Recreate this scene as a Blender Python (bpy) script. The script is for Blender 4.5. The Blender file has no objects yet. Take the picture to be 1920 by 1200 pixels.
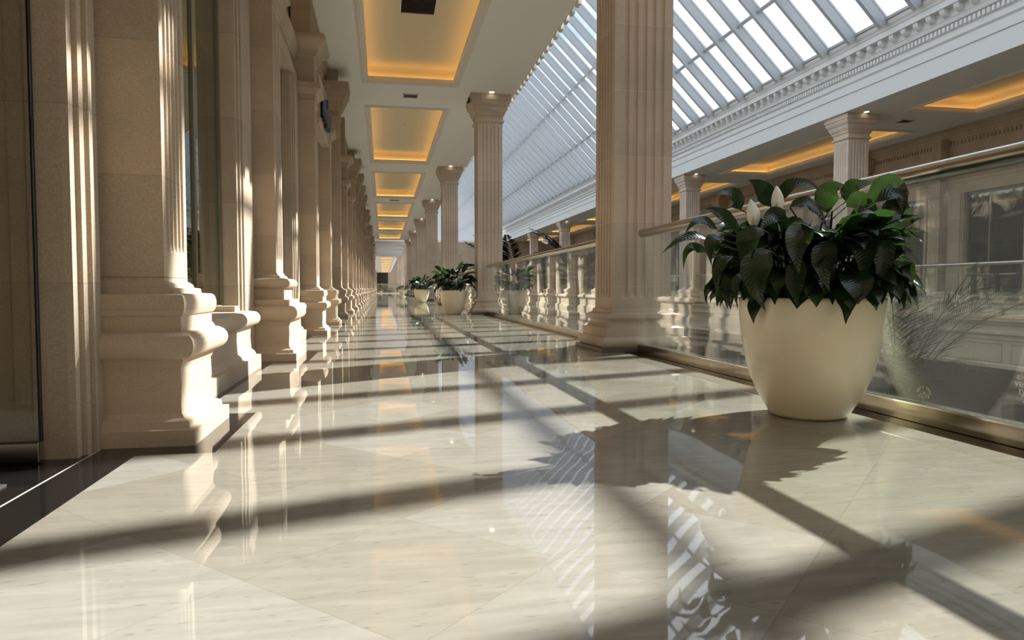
import bpy, math, random
from mathutils import Matrix, Vector
random.seed(7)
C = bpy.context.scene.collection
scn = bpy.context.scene
PI = math.pi

# ------------------------------------------------------------------ camera
F_PX = 1300.0
VPX, VPY = 718.0, 541.0
yv = Vector((VPX - 960, -(VPY - 600), -F_PX)).normalized()
zv = Vector((0, -yv.z, yv.y)).normalized()
xv = yv.cross(zv)
Rwc = Matrix((xv, yv, zv)).transposed()      # world -> camera (columns = world axes)
cam_d = bpy.data.cameras.new('camera')
cam_d.sensor_width = 36
cam_d.lens = F_PX / 1920 * 36
cam_d.clip_start = .02
cam_d.clip_end = 600
cam = bpy.data.objects.new('camera', cam_d)
cam.matrix_world = Matrix.Translation((0, 0, .6)) @ Rwc.transposed().to_4x4()
C.objects.link(cam)
scn.camera = cam

# ------------------------------------------------------------------ light
scn.view_settings.view_transform = 'Standard'
scn.view_settings.look = 'None'
scn.view_settings.gamma = 1
scn.view_settings.exposure = 0.32
scn.cycles.max_bounces = 8
scn.cycles.diffuse_bounces = 4
scn.cycles.glossy_bounces = 4
scn.cycles.transparent_max_bounces = 24
scn.cycles.sample_clamp_indirect = 4
scn.cycles.use_denoising = True

SUN_DIR = Vector((1.153, .71, 1.0)).normalized()     # towards the sun
sun_d = bpy.data.lights.new('sun', 'SUN')
sun_d.energy = 12.2
sun_d.color = (1.0, .965, .90)
sun_d.angle = math.radians(.55)
sun = bpy.data.objects.new('sun', sun_d)
sun.rotation_euler = SUN_DIR.to_track_quat('Z', 'Y').to_euler()
sun.location = (30, 20, 30)
C.objects.link(sun)

W = bpy.data.worlds.new('sky')
scn.world = W
W.use_nodes = True
nt = W.node_tree
nt.nodes.clear()
def N(t, ty, **k):
    n = t.nodes.new(ty)
    for a, v in k.items():
        setattr(n, a, v)
    return n
o_ = N(nt, 'ShaderNodeOutputWorld'); bg = N(nt, 'ShaderNodeBackground')
tc = N(nt, 'ShaderNodeTexCoord'); sep = N(nt, 'ShaderNodeSeparateXYZ')
ns = N(nt, 'ShaderNodeTexNoise'); ns.inputs['Scale'].default_value = 3.2; ns.inputs['Detail'].default_value = 6
mp = N(nt, 'ShaderNodeMapping'); mp.inputs['Scale'].default_value = (1, 1, 2.4)
cr = N(nt, 'ShaderNodeValToRGB'); cr.color_ramp.elements[0].position = .36; cr.color_ramp.elements[1].position = .58
gr = N(nt, 'ShaderNodeValToRGB')
gr.color_ramp.elements[0].position = 0; gr.color_ramp.elements[0].color = (.33, .42, .56, 1)
gr.color_ramp.elements[1].position = .8; gr.color_ramp.elements[1].color = (.22, .34, .55, 1)
mx = N(nt, 'ShaderNodeMix', data_type='RGBA')
nt.links.new(tc.outputs['Generated'], mp.inputs[0]); nt.links.new(mp.outputs[0], ns.inputs['Vector'])
nt.links.new(ns.outputs['Fac'], cr.inputs[0]); nt.links.new(cr.outputs[0], mx.inputs['Factor'])
nt.links.new(tc.outputs['Generated'], sep.inputs[0]); nt.links.new(sep.outputs['Z'], gr.inputs[0])
nt.links.new(gr.outputs[0], mx.inputs['A']); mx.inputs['B'].default_value = (.86, .89, .93, 1)
nt.links.new(mx.outputs['Result'], bg.inputs['Color']); bg.inputs['Strength'].default_value = 1.9
nt.links.new(bg.outputs[0], o_.inputs[0])

# ------------------------------------------------------------------ materials
def newmat(name):
    m = bpy.data.materials.new(name); m.use_nodes = True
    t = m.node_tree
    return m, t, t.nodes['Principled BSDF']

def simple(name, col, rough=.5, metal=0, spec=.5, noise=0, nscale=20, bump=0):
    m, t, b = newmat(name)
    b.inputs['Base Color'].default_value = (*col, 1)
    b.inputs['Roughness'].default_value = rough
    b.inputs['Metallic'].default_value = metal
    b.inputs['Specular IOR Level'].default_value = spec
    if noise or bump:
        tc = N(t, 'ShaderNodeTexCoord'); n = N(t, 'ShaderNodeTexNoise')
        n.inputs['Scale'].default_value = nscale; n.inputs['Detail'].default_value = 5
        t.links.new(tc.outputs['Object'], n.inputs['Vector'])
        if noise:
            x = N(t, 'ShaderNodeMix', data_type='RGBA')
            x.inputs['A'].default_value = (*[c * (1 - noise) for c in col], 1)
            x.inputs['B'].default_value = (*[min(1, c * (1 + noise)) for c in col], 1)
            t.links.new(n.outputs['Fac'], x.inputs['Factor']); t.links.new(x.outputs['Result'], b.inputs['Base Color'])
        if bump:
            bp = N(t, 'ShaderNodeBump'); bp.inputs['Strength'].default_value = bump; bp.inputs['Distance'].default_value = .01
            t.links.new(n.outputs['Fac'], bp.inputs['Height']); t.links.new(bp.outputs[0], b.inputs['Normal'])
    return m

def emis(name, col, s):
    m, t, b = newmat(name)
    b.inputs['Base Color'].default_value = (*col, 1)
    b.inputs['Emission Color'].default_value = (*col, 1)
    b.inputs['Emission Strength'].default_value = s
    return m

def stone(name, col, rowh=.52, bw=.9, joint=.86, tintvar=.10):
    """sandy limestone laid in big blocks: per-block tint, fine joints, speckle and pits"""
    m, t, b = newmat(name)
    tc = N(t, 'ShaderNodeTexCoord'); sp = N(t, 'ShaderNodeSeparateXYZ')
    t.links.new(tc.outputs['Object'], sp.inputs[0])
    ad = N(t, 'ShaderNodeMath', operation='ADD'); t.links.new(sp.outputs['X'], ad.inputs[0]); t.links.new(sp.outputs['Y'], ad.inputs[1])
    ad2 = N(t, 'ShaderNodeMath', operation='ADD'); t.links.new(ad.outputs[0], ad2.inputs[0]); ad2.inputs[1].default_value = 40.37
    cb = N(t, 'ShaderNodeCombineXYZ'); t.links.new(ad2.outputs[0], cb.inputs['X']); t.links.new(sp.outputs['Z'], cb.inputs['Y'])
    br = N(t, 'ShaderNodeTexBrick')
    br.inputs['Scale'].default_value = 1; br.inputs['Mortar Size'].default_value = .0028; br.inputs['Mortar Smooth'].default_value = .2
    br.inputs['Brick Width'].default_value = bw; br.inputs['Row Height'].default_value = rowh; br.offset = .5
    lo = [c * (1 - tintvar) for c in col]; hi = [min(1, c * (1 + tintvar)) for c in col]
    br.inputs['Color1'].default_value = (*lo, 1); br.inputs['Color2'].default_value = (hi[0], hi[1] * .985, hi[2] * .96, 1)
    br.inputs['Mortar'].default_value = (*[min(1, c * joint) for c in col], 1)
    t.links.new(cb.outputs[0], br.inputs['Vector'])
    n1 = N(t, 'ShaderNodeTexNoise'); n1.inputs['Scale'].default_value = 160; n1.inputs['Detail'].default_value = 3
    n2 = N(t, 'ShaderNodeTexNoise'); n2.inputs['Scale'].default_value = 1.6; n2.inputs['Detail'].default_value = 5
    for n in (n1, n2): t.links.new(tc.outputs['Object'], n.inputs['Vector'])
    r1 = N(t, 'ShaderNodeMapRange'); r1.inputs['From Min'].default_value = .3; r1.inputs['From Max'].default_value = .7
    r1.inputs['To Min'].default_value = .86; r1.inputs['To Max'].default_value = 1.08
    t.links.new(n1.outputs['Fac'], r1.inputs['Value'])
    r2 = N(t, 'ShaderNodeMapRange'); r2.inputs['From Min'].default_value = .3; r2.inputs['From Max'].default_value = .7
    r2.inputs['To Min'].default_value = .88; r2.inputs['To Max'].default_value = 1.08
    t.links.new(n2.outputs['Fac'], r2.inputs['Value'])
    mu = N(t, 'ShaderNodeMath', operation='MULTIPLY'); t.links.new(r1.outputs[0], mu.inputs[0]); t.links.new(r2.outputs[0], mu.inputs[1])
    vm = N(t, 'ShaderNodeVectorMath', operation='SCALE'); t.links.new(br.outputs['Color'], vm.inputs[0]); t.links.new(mu.outputs[0], vm.inputs['Scale'])
    t.links.new(vm.outputs[0], b.inputs['Base Color'])
    bp = N(t, 'ShaderNodeBump'); bp.inputs['Strength'].default_value = .25; bp.inputs['Distance'].default_value = .003
    t.links.new(n1.outputs['Fac'], bp.inputs['Height']); t.links.new(bp.outputs[0], b.inputs['Normal'])
    b.inputs['Roughness'].default_value = .78
    b.inputs['Specular IOR Level'].default_value = .25
    return m

def marble_floor(name):
    m, t, b = newmat(name)
    tc = N(t, 'ShaderNodeTexCoord'); sp = N(t, 'ShaderNodeSeparateXYZ')
    t.links.new(tc.outputs['Object'], sp.inputs[0])
    S = .665
    def lin(op, c):
        a = N(t, 'ShaderNodeMath', operation=op)
        t.links.new(sp.outputs['Y'], a.inputs[0]); t.links.new(sp.outputs['X'], a.inputs[1])
        s = N(t, 'ShaderNodeMath', operation='SUBTRACT'); t.links.new(a.outputs[0], s.inputs[0]); s.inputs[1].default_value = c
        d = N(t, 'ShaderNodeMath', operation='DIVIDE'); t.links.new(s.outputs[0], d.inputs[0]); d.inputs[1].default_value = S
        f = N(t, 'ShaderNodeMath', operation='FLOOR'); t.links.new(d.outputs[0], f.inputs[0])
        r = N(t, 'ShaderNodeMath', operation='FRACT'); t.links.new(d.outputs[0], r.inputs[0])
        e = N(t, 'ShaderNodeMath', operation='PINGPONG'); t.links.new(d.outputs[0], e.inputs[0]); e.inputs[1].default_value = .5
        return f, e
    fu, eu = lin('ADD', 1.19); fv, ev = lin('SUBTRACT', .43)
    cb = N(t, 'ShaderNodeCombineXYZ'); t.links.new(fu.outputs[0], cb.inputs[0]); t.links.new(fv.outputs[0], cb.inputs[1])
    wn = N(t, 'ShaderNodeTexWhiteNoise', noise_dimensions='3D'); t.links.new(cb.outputs[0], wn.inputs['Vector'])
    mn = N(t, 'ShaderNodeMath', operation='MINIMUM'); t.links.new(eu.outputs[0], mn.inputs[0]); t.links.new(ev.outputs[0], mn.inputs[1])
    jt = N(t, 'ShaderNodeMapRange'); jt.inputs['From Min'].default_value = .0008; jt.inputs['From Max'].default_value = .0026
    t.links.new(mn.outputs[0], jt.inputs['Value'])
    ramp = N(t, 'ShaderNodeValToRGB')
    ramp.color_ramp.elements[0].color = (.262, .236, .188, 1); ramp.color_ramp.elements[1].color = (.325, .308, .266, 1)
    e3 = ramp.color_ramp.elements.new(.5); e3.color = (.288, .265, .218, 1)
    t.links.new(wn.outputs['Value'], ramp.inputs[0])
    # veins: stretched noise, direction flips with the tile
    mp = N(t, 'ShaderNodeMapping'); mp.inputs['Scale'].default_value = (2.2, 13, 1); mp.inputs['Rotation'].default_value = (0, 0, .22)
    t.links.new(tc.outputs['Object'], mp.inputs[0])
    ofs = N(t, 'ShaderNodeVectorMath', operation='ADD'); t.links.new(mp.outputs[0], ofs.inputs[0])
    sc = N(t, 'ShaderNodeVectorMath', operation='SCALE'); t.links.new(wn.outputs['Color'], sc.inputs[0]); sc.inputs['Scale'].default_value = 9
    t.links.new(sc.outputs[0], ofs.inputs[1])
    n1 = N(t, 'ShaderNodeTexNoise'); n1.inputs['Scale'].default_value = 2.2; n1.inputs['Detail'].default_value = 8; n1.inputs['Distortion'].default_value = .5
    t.links.new(ofs.outputs[0], n1.inputs['Vector'])
    r1 = N(t, 'ShaderNodeMapRange'); r1.inputs['From Min'].default_value = .3; r1.inputs['From Max'].default_value = .7
    r1.inputs['To Min'].default_value = .88; r1.inputs['To Max'].default_value = 1.08; t.links.new(n1.outputs['Fac'], r1.inputs['Value'])
    n2 = N(t, 'ShaderNodeTexNoise'); n2.inputs['Scale'].default_value = 9; n2.inputs['Detail'].default_value = 6
    t.links.new(ofs.outputs[0], n2.inputs['Vector'])
    r2 = N(t, 'ShaderNodeMapRange'); r2.inputs['From Min'].default_value = .63; r2.inputs['From Max'].default_value = .74
    r2.inputs['To Min'].default_value = 1.0; r2.inputs['To Max'].default_value = .62; t.links.new(n2.outputs['Fac'], r2.inputs['Value'])
    mu = N(t, 'ShaderNodeMath', operation='MULTIPLY'); t.links.new(r1.outputs[0], mu.inputs[0]); t.links.new(r2.outputs[0], mu.inputs[1])
    j2 = N(t, 'ShaderNodeMapRange'); j2.inputs['To Min'].default_value = .78; t.links.new(jt.outputs[0], j2.inputs['Value'])
    mu2 = N(t, 'ShaderNodeMath', operation='MULTIPLY'); t.links.new(mu.outputs[0], mu2.inputs[0]); t.links.new(j2.outputs[0], mu2.inputs[1])
    vm = N(t, 'ShaderNodeVectorMath', operation='SCALE'); t.links.new(ramp.outputs[0], vm.inputs[0]); t.links.new(mu2.outputs[0], vm.inputs['Scale'])
    t.links.new(vm.outputs[0], b.inputs['Base Color'])
    b.inputs['Roughness'].default_value = .025
    b.inputs['IOR'].default_value = 1.52
    # the polish is very slightly wavy
    nb = N(t, 'ShaderNodeTexNoise'); nb.inputs['Scale'].default_value = 2.3; nb.inputs['Detail'].default_value = 1
    t.links.new(tc.outputs['Object'], nb.inputs['Vector'])
    bp = N(t, 'ShaderNodeBump'); bp.inputs['Strength'].default_value = .06; bp.inputs['Distance'].default_value = .02
    t.links.new(nb.outputs['Fac'], bp.inputs['Height']); t.links.new(bp.outputs[0], b.inputs['Normal'])
    return m

def glassmat(name, tint=(.93, .97, .95), haze=.0, ior=1.5, hazecol=(.75, .7, .66)):
    m = bpy.data.materials.new(name); m.use_nodes = True; t = m.node_tree; t.nodes.clear()
    out = N(t, 'ShaderNodeOutputMaterial'); tr = N(t, 'ShaderNodeBsdfTransparent'); gl = N(t, 'ShaderNodeBsdfGlossy')
    tr.inputs['Color'].default_value = (*tint, 1); gl.inputs['Roughness'].default_value = .0
    gl.inputs['Color'].default_value = (1, 1, 1, 1)
    # fresnel must see the pane as entering from either side
    fr = N(t, 'ShaderNodeLayerWeight'); fr.inputs['Blend'].default_value = .5
    pw = N(t, 'ShaderNodeMath', operation='POWER'); pw.inputs[1].default_value = 4.0
    t.links.new(fr.outputs['Facing'], pw.inputs[0])
    mr = N(t, 'ShaderNodeMapRange'); mr.inputs['To Min'].default_value = .05; mr.inputs['To Max'].default_value = .95
    t.links.new(pw.outputs[0], mr.inputs['Value'])
    mix = N(t, 'ShaderNodeMixShader'); t.links.new(mr.outputs[0], mix.inputs[0]); t.links.new(tr.outputs[0], mix.inputs[1]); t.links.new(gl.outputs[0], mix.inputs[2])
    last = mix
    if haze:  # pale diffuse layer mixed into the pane to imitate veiling haze
        df = N(t, 'ShaderNodeBsdfDiffuse'); tl = N(t, 'ShaderNodeBsdfTranslucent'); ds = N(t, 'ShaderNodeMixShader')
        df.inputs[0].default_value = (*hazecol, 1); tl.inputs[0].default_value = (*hazecol, 1)
        t.links.new(df.outputs[0], ds.inputs[1]); t.links.new(tl.outputs[0], ds.inputs[2]); ds.inputs[0].default_value = .5
        m2 = N(t, 'ShaderNodeMixShader'); m2.inputs[0].default_value = haze
        t.links.new(mix.outputs[0], m2.inputs[1]); t.links.new(ds.outputs[0], m2.inputs[2]); last = m2
    t.links.new(last.outputs[0], out.inputs[0])
    return m

def leafmat(name, dark, light, tr=.35):
    m, t, b = newmat(name)
    tc = N(t, 'ShaderNodeTexCoord'); n = N(t, 'ShaderNodeTexNoise'); n.inputs['Scale'].default_value = 9
    t.links.new(tc.outputs['Object'], n.inputs['Vector'])
    x = N(t, 'ShaderNodeMix', data_type='RGBA'); x.inputs['A'].default_value = (*dark, 1); x.inputs['B'].default_value = (*light, 1)
    t.links.new(n.outputs['Fac'], x.inputs['Factor']); t.links.new(x.outputs['Result'], b.inputs['Base Color'])
    b.inputs['Roughness'].default_value = .22; b.inputs['Specular IOR Level'].default_value = .6
    # ribs run off the midrib (uv y along, x across)
    uv = N(t, 'ShaderNodeUVMap'); sp = N(t, 'ShaderNodeSeparateXYZ'); t.links.new(uv.outputs[0], sp.inputs[0])
    a = N(t, 'ShaderNodeMath', operation='ABSOLUTE'); t.links.new(sp.outputs['X'], a.inputs[0])
    k = N(t, 'ShaderNodeMath', operation='MULTIPLY_ADD'); t.links.new(a.outputs[0], k.inputs[0]); k.inputs[1].default_value = -.35; t.links.new(sp.outputs['Y'], k.inputs[2])
    s = N(t, 'ShaderNodeMath', operation='MULTIPLY'); t.links.new(k.outputs[0], s.inputs[0]); s.inputs[1].default_value = 95
    sn = N(t, 'ShaderNodeMath', operation='SINE'); t.links.new(s.outputs[0], sn.inputs[0])
    bp = N(t, 'ShaderNodeBump'); bp.inputs['Strength'].default_value = .16; bp.inputs['Distance'].default_value = .003
    t.links.new(sn.outputs[0], bp.inputs['Height']); t.links.new(bp.outputs[0], b.inputs['Normal'])
    tl = N(t, 'ShaderNodeBsdfTranslucent'); tl.inputs[0].default_value = (light[0] * 2.6, light[1] * 3.0, light[2] * 1.2, 1)
    ms = N(t, 'ShaderNodeMixShader'); ms.inputs[0].default_value = tr
    t.links.new(b.outputs[0], ms.inputs[1]); t.links.new(tl.outputs[0], ms.inputs[2])
    t.links.new(ms.outputs[0], t.nodes['Material Output'].inputs[0])
    return m

M = dict(
    stone=stone('limestone', (.48, .385, .285)),
    colstone=stone('limestone_column', (.60, .50, .405)),  # brighter copy of the limestone, haze over the columns put into its colour
    shaft=stone('limestone_shaft', (.64, .535, .435), rowh=.62, bw=50, joint=1.18, tintvar=.09),  # brightened likewise, with the haze in the base colour
    wallstone=stone('limestone_wall', (.46, .37, .275), rowh=.62, bw=1.3, joint=.8),
    fascia=stone('limestone_fascia', (.40, .36, .29), rowh=1.4, bw=2.4, joint=.7, tintvar=.04),
    plinthdark=simple('brown_plinth_stone', (.12, .085, .07), .35, noise=.25, nscale=30),
    floor=marble_floor('polished_cream_marble'),
    black=simple('polished_black_granite', (.012, .011, .010), .06, noise=.3, nscale=60, spec=.5),
    blackjoint=simple('pale_grout', (.5, .48, .44), .5),
    ceil=simple('ceiling_plaster', (.88, .86, .80), .9, spec=.1),
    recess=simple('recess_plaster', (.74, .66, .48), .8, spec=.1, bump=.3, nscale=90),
    mould=simple('moulding_plaster', (.78, .73, .65), .7, spec=.2),
    white=simple('white_plaster', (.70, .71, .70), .8, spec=.2),
    rafter=simple('rafter_paint', (.40, .41, .42), .55, spec=.3),
    steel=simple('brushed_steel', (.62, .57, .50), .24, metal=1),
    shoe=simple('bronze_steel', (.42, .36, .28), .16, metal=1, noise=.2, nscale=8),
    chrome=simple('chrome', (.85, .85, .84), .12, metal=1),
    glass=glassmat('balustrade_glass', (.94, .97, .95), haze=.018),
    shopglass=glassmat('shop_glass', (.72, .78, .68), haze=.0),
    skyglass=glassmat('skylight_glass', (.90, .94, .97), haze=.0),
    pot=simple('cream_lacquer', (.97, .87, .63), .2, spec=.5, noise=.04, nscale=6),
    soil=simple('soil', (.03, .022, .015), .95, bump=.8, nscale=60),
    leaf=leafmat('peace_lily_leaf', (.008, .013, .010), (.018, .036, .014), .22),
    palm=simple('palm_leaf', (.008, .013, .007), .5, noise=.3, spec=.25),
    spathe=simple('white_spathe', (.82, .84, .74), .5),
    spadix=simple('spadix', (.55, .5, .25), .7),
    trunk=simple('palm_trunk', (.12, .09, .06), .9, bump=.9, nscale=25),
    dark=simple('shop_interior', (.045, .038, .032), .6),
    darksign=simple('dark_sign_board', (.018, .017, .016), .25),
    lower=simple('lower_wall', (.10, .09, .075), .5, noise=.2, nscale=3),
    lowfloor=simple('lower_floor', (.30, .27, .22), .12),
    gold=simple('gold_lettering', (.75, .58, .20), .35, metal=.3),
    whitetext=simple('white_lettering', (.85, .85, .83), .5),
    blackmetal=simple('black_metal', (.012, .012, .014), .4),
    vent=simple('vent_metal', (.50, .48, .46), .5),
    ventdark=simple('vent_dark', (.05, .045, .05), .7),
    led=emis('warm_led', (1.0, .58, .20), 4.2),
    lamp=emis('downlight_lens', (1.0, .90, .72), 4),
    mat_rug=simple('entrance_mat', (.05, .045, .042), .95, noise=.4, nscale=200),
    brass=simple('brass', (.7, .5, .25), .3, metal=1),
)

# ------------------------------------------------------------------ mesh helpers
class MB:
    def __init__(s): s.v = []; s.f = []; s.uv = {}
    def box(s, x0, x1, y0, y1, z0, z1):
        n = len(s.v)
        s.v += [(x0, y0, z0), (x1, y0, z0), (x1, y1, z0), (x0, y1, z0), (x0, y0, z1), (x1, y0, z1), (x1, y1, z1), (x0, y1, z1)]
        for q in ((0, 3, 2, 1), (4, 5, 6, 7), (0, 1, 5, 4), (1, 2, 6, 5), (2, 3, 7, 6), (3, 0, 4, 7)):
            s.f.append(tuple(n + i for i in q))
        return s
    def quad(s, a, b, c, d):
        n = len(s.v); s.v += [a, b, c, d]; s.f.append((n, n + 1, n + 2, n + 3)); return s
    def rings(s, rings, cap=True, closed=True):
        n0 = len(s.v); k = len(rings[0])
        for r in rings: s.v += [tuple(p) for p in r]
        for i in range(len(rings) - 1):
            a = n0 + i * k; b = a + k
            for j in range(k if closed else k - 1):
                j2 = (j + 1) % k
                s.f.append((a + j, a + j2, b + j2, b + j))
        if cap:
            s.f.append(tuple(n0 + j for j in reversed(range(k))))
            s.f.append(tuple(n0 + (len(rings) - 1) * k + j for j in range(k)))
        return s
    def prism_y(s, prof, y0, y1, cap=True):      # profile of (x, z), extruded along Y
        return s.rings([[(x, y0, z) for x, z in prof], [(x, y1, z) for x, z in prof]], cap)
    def prism_z(s, prof, z0, z1):
        return s.rings([[(x, y, z0) for x, y in prof], [(x, y, z1) for x, y in prof]])
    def tube(s, pts, r, n=8, cap=True):
        rs = []
        pts = [Vector(p) for p in pts]
        for i, p in enumerate(pts):
            d = (pts[min(i + 1, len(pts) - 1)] - pts[max(i - 1, 0)]).normalized()
            up = Vector((0, 0, 1)) if abs(d.z) < .95 else Vector((1, 0, 0))
            a = d.cross(up).normalized(); b = a.cross(d)
            rr = r[i] if isinstance(r, (list, tuple)) else r
            rs.append([p + (a * math.cos(t) + b * math.sin(t)) * rr for t in [2 * PI * j / n for j in range(n)]])
        return s.rings(rs, cap)
    def lathe(s, prof, n=48, cx=0, cy=0, cap=True):    # (r, z)
        return s.rings([[(cx + r * math.cos(2 * PI * j / n), cy + r * math.sin(2 * PI * j / n), z) for j in range(n)] for r, z in prof], cap)
    def mesh(s, name):
        me = bpy.data.meshes.new(name)
        me.from_pydata([tuple(v) for v in s.v], [], s.f)
        if s.uv:
            l = me.uv_layers.new(name='UVMap')
            for li, lp in enumerate(me.loops):
                l.data[li].uv = s.uv.get(lp.vertex_index, (0, 0))
        me.validate(); me.update()
        return me
    def build(s, name, mat, parent=None, smooth=False, bevel=0, fix=True):
        me = s.mesh(name)
        if fix:
            import bmesh
            bm = bmesh.new(); bm.from_mesh(me); bmesh.ops.recalc_face_normals(bm, faces=bm.faces); bm.to_mesh(me); bm.free()
        me.materials.append(M[mat] if isinstance(mat, str) else mat)
        if smooth:
            me.polygons.foreach_set('use_smooth', [True] * len(me.polygons))
            if smooth == 'auto': me.set_sharp_from_angle(angle=math.radians(24))
        o = bpy.data.objects.new(name, me)
        C.objects.link(o)
        if parent: o.parent = parent
        if bevel:
            b = o.modifiers.new('bevel', 'BEVEL'); b.width = bevel; b.segments = 2; b.limit_method = 'ANGLE'
        return o

def empty(name, loc=(0, 0, 0), rz=0):
    o = bpy.data.objects.new(name, None); C.objects.link(o); o.location = loc; o.rotation_euler = (0, 0, rz); return o
def tag(o, label, cat, group=None, kind=None):
    if label: o['label'] = label
    if cat: o['category'] = cat
    if group: o['group'] = group
    if kind: o['kind'] = kind
    return o
def struct(o, label=None):
    o['kind'] = 'structure'
    if label: o['label'] = label
    return o
KIDS = {}
def copy_tree(o, parent=None):
    c = o.copy(); C.objects.link(c); c.parent = parent
    for ch in list(o.children): copy_tree(ch, c)
    return c
ORD = ['first', 'second', 'third', 'fourth', 'fifth', 'sixth', 'seventh', 'eighth', 'ninth', 'tenth', 'eleventh', 'twelfth', 'thirteenth',
       'fourteenth', 'fifteenth', 'sixteenth', 'seventeenth', 'eighteenth', 'nineteenth', 'twentieth']
def ordinal(i):
    if i < 20: return ORD[i]
    t = {2: 'twenty', 3: 'thirty', 4: 'forty', 5: 'fifty', 6: 'sixty'}[(i + 1) // 10]
    u = (i + 1) % 10
    if u == 0: return {2: 'twentieth', 3: 'thirtieth', 4: 'fortieth', 5: 'fiftieth', 6: 'sixtieth'}[(i + 1) // 10]
    return t + '-' + ORD[u - 1]
trim_no = [0]
def trim_name():
    trim_no[0] += 1
    return 'trim_%d' % trim_no[0]

# ------------------------------------------------------------------ layout constants
XS = 14.46                 # the gallery across the atrium mirrors this one: x -> XS - x
CZ = 5.04                  # ceiling height
PER = 9.65                 # column spacing
COLY = [6.645 + PER * i for i in range(-1, 7)]       # -3.0 ... 64.5
YB, YE = -8.0, 64.2        # atrium ends
YS = 196.0                                         # the skylight and the far gallery run on
YF = 196.0                 # far end of the gallery
XW = -1.05                 # shopfront wall face

# ------------------------------------------------------------------ floors (built after the pilaster list)

b = MB(); b.box(-3.5, -1.045, YB, 86, -.12, 0); b.box(-1.037, -.88, YB, 86, -.12, 0)
b.box(2.22, 2.46, YB, 86, -.12, 0)
NOTCH = b
struct_later = True
b = MB(); b.box(-1.045, -1.037, YB, 86, -.12, -.0003)
struct(b.build(trim_name(), 'blackjoint'))
b = MB(); b.box(XS + .88, XS + 3.5, YB, YE, -.12, 0); b.box(XS - 2.46, XS - 2.22, YB, YE, -.12, 0)
struct(b.build(trim_name(), 'black'))
b = MB(); b.box(XS - 2.22, XS + .88, YB, YE, -.12, 0)
struct(b.build('floor_gallery_across', 'floor'))
b = MB(); b.box(2.0, XS - 2.0, YB - .3, YE + .3, -5.35, -5.2)
struct(b.build('floor_lower_level', 'lowfloor'))
b = MB(); b.box(-3.5, 4.2, 86.0, YF, -.12, 0)
struct(b.build('floor_far_gallery', 'floor'))

# ------------------------------------------------------------------ ceiling with coffers
def coffer_spans():
    out = []
    for i in range(-1, 7):
        e = 15.42 + PER * (i - 1)
        out.append((e - 7.72, e))
    return out
CO = [s for s in coffer_spans() if s[1] > -2]
def ceiling(name, spans, y0, y1, x0, x1, mir=False, cx=(-.27, 1.54)):
    b = MB(); f = (lambda x: XS - x) if mir else (lambda x: x)
    def bx(xa, xb, ya, yb, za, zb):
        p, q = sorted((f(xa), f(xb))); b.box(p, q, ya, yb, za, zb)
    bx(x0, cx[0], y0, y1, CZ, CZ + .09); bx(cx[1], x1, y0, y1, CZ, CZ + .09)
    last = y0
    for a, e in spans:
        a2, e2 = a + .13, e - .13
        bx(cx[0], cx[1], last, a2, CZ, CZ + .09); last = e2
    bx(cx[0], cx[1], last, y1, CZ, CZ + .09)
    bx(x0 - .5, x1, y0, y1, CZ + .5, CZ + .8)
    o = b.build(name, 'ceil'); struct(o)
    return o
ceiling('ceiling', CO, YB, 66.6, -1.6, 2.984)
ceiling('ceiling_gallery_across', CO, YB, YE, -1.6, 2.984, True)
FARCO = [(99 + 10.6 * i, 99 + 10.6 * i + 8.2) for i in range(9)]
ceiling('ceiling_far_gallery', FARCO, 97.5, YF, -3.4, 2.984)

def coffer(idx, a, e, mir=False, vent=None):
    """moulded frame (structure) + recess + warm LED strips behind the lip"""
    f = (lambda x: XS - x) if mir else (lambda x: x)
    X0, X1 = -.41, 1.68
    b = MB()
    # picture-frame moulding: nested rectangles stepping inwards
    prof = [(0, 0), (0, -.022), (.03, -.022), (.035, -.04), (.075, -.04), (.085, -.022), (.105, -.022), (.112, -.008), (.135, -.008), (.135, .09)]
    rg = []
    for d, z in prof:
        x0_, x1_ = f(X0 + d), f(X1 - d)
        rg.append([(x0_, a + d, CZ + z), (x1_, a + d, CZ + z), (x1_, e - d, CZ + z), (x0_, e - d, CZ + z)])
    b.rings(rg, cap=False)
    fr = b.build(trim_name(), 'mould'); struct(fr, 'moulded plaster frame of a ceiling coffer')
    b = MB()
    top = CZ + .36
    xa, xb = sorted((f(X0 - .06), f(X1 + .06)))
    b.rings([[(xa, a - .06, z), (xb, a - .06, z), (xb, e + .06, z), (xa, e + .06, z)] for z in (CZ + .085, top - .07)], cap=False)
    b.rings([[(xa + d, a - .06 + d, z), (xb - d, a - .06 + d, z), (xb - d, e + .06 - d, z), (xa + d, e + .06 - d, z)] for d, z in ((0, top - .07), (.02, top - .02), (.07, top))], cap=False)
    b.quad((xa + .07, a + .01, top), (xb - .07, a + .01, top), (xb - .07, e - .01, top), (xa + .07, e - .01, top))
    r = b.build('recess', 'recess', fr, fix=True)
    # LED strips on the hidden ledge
    t = empty('cove_light', (f((X0 + X1) / 2), (a + e) / 2, CZ + .1))
    w = .02
    hx, hy = (X1 - X0) / 2 - .015, (e - a) / 2 - .015
    for q in ((-hx, -hx + w, -hy, hy), (hx - w, hx, -hy, hy), (-hx, hx, -hy, -hy + w), (-hx, hx, hy - w, hy)):
        MB().box(q[0], q[1], q[2], q[3], 0, .012).build('light_strip', 'led', t)
    where = 'across the atrium' if mir else 'in the gallery'
    tag(t, 'warm orange cove light in the %s ceiling coffer %s' % (ordinal(idx), 'across the atrium, counted from the camera' if mir else 'over the walkway, counted from the camera'), 'light',
        'cove lights')
    return t
n = 0
for (a, e) in CO:
    if e < 4: coffer(15, a, e, False)['label'] = 'warm orange cove light in the coffer over and behind the camera'
    else: coffer(n, a, e, False); n += 1
n = 0
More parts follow.
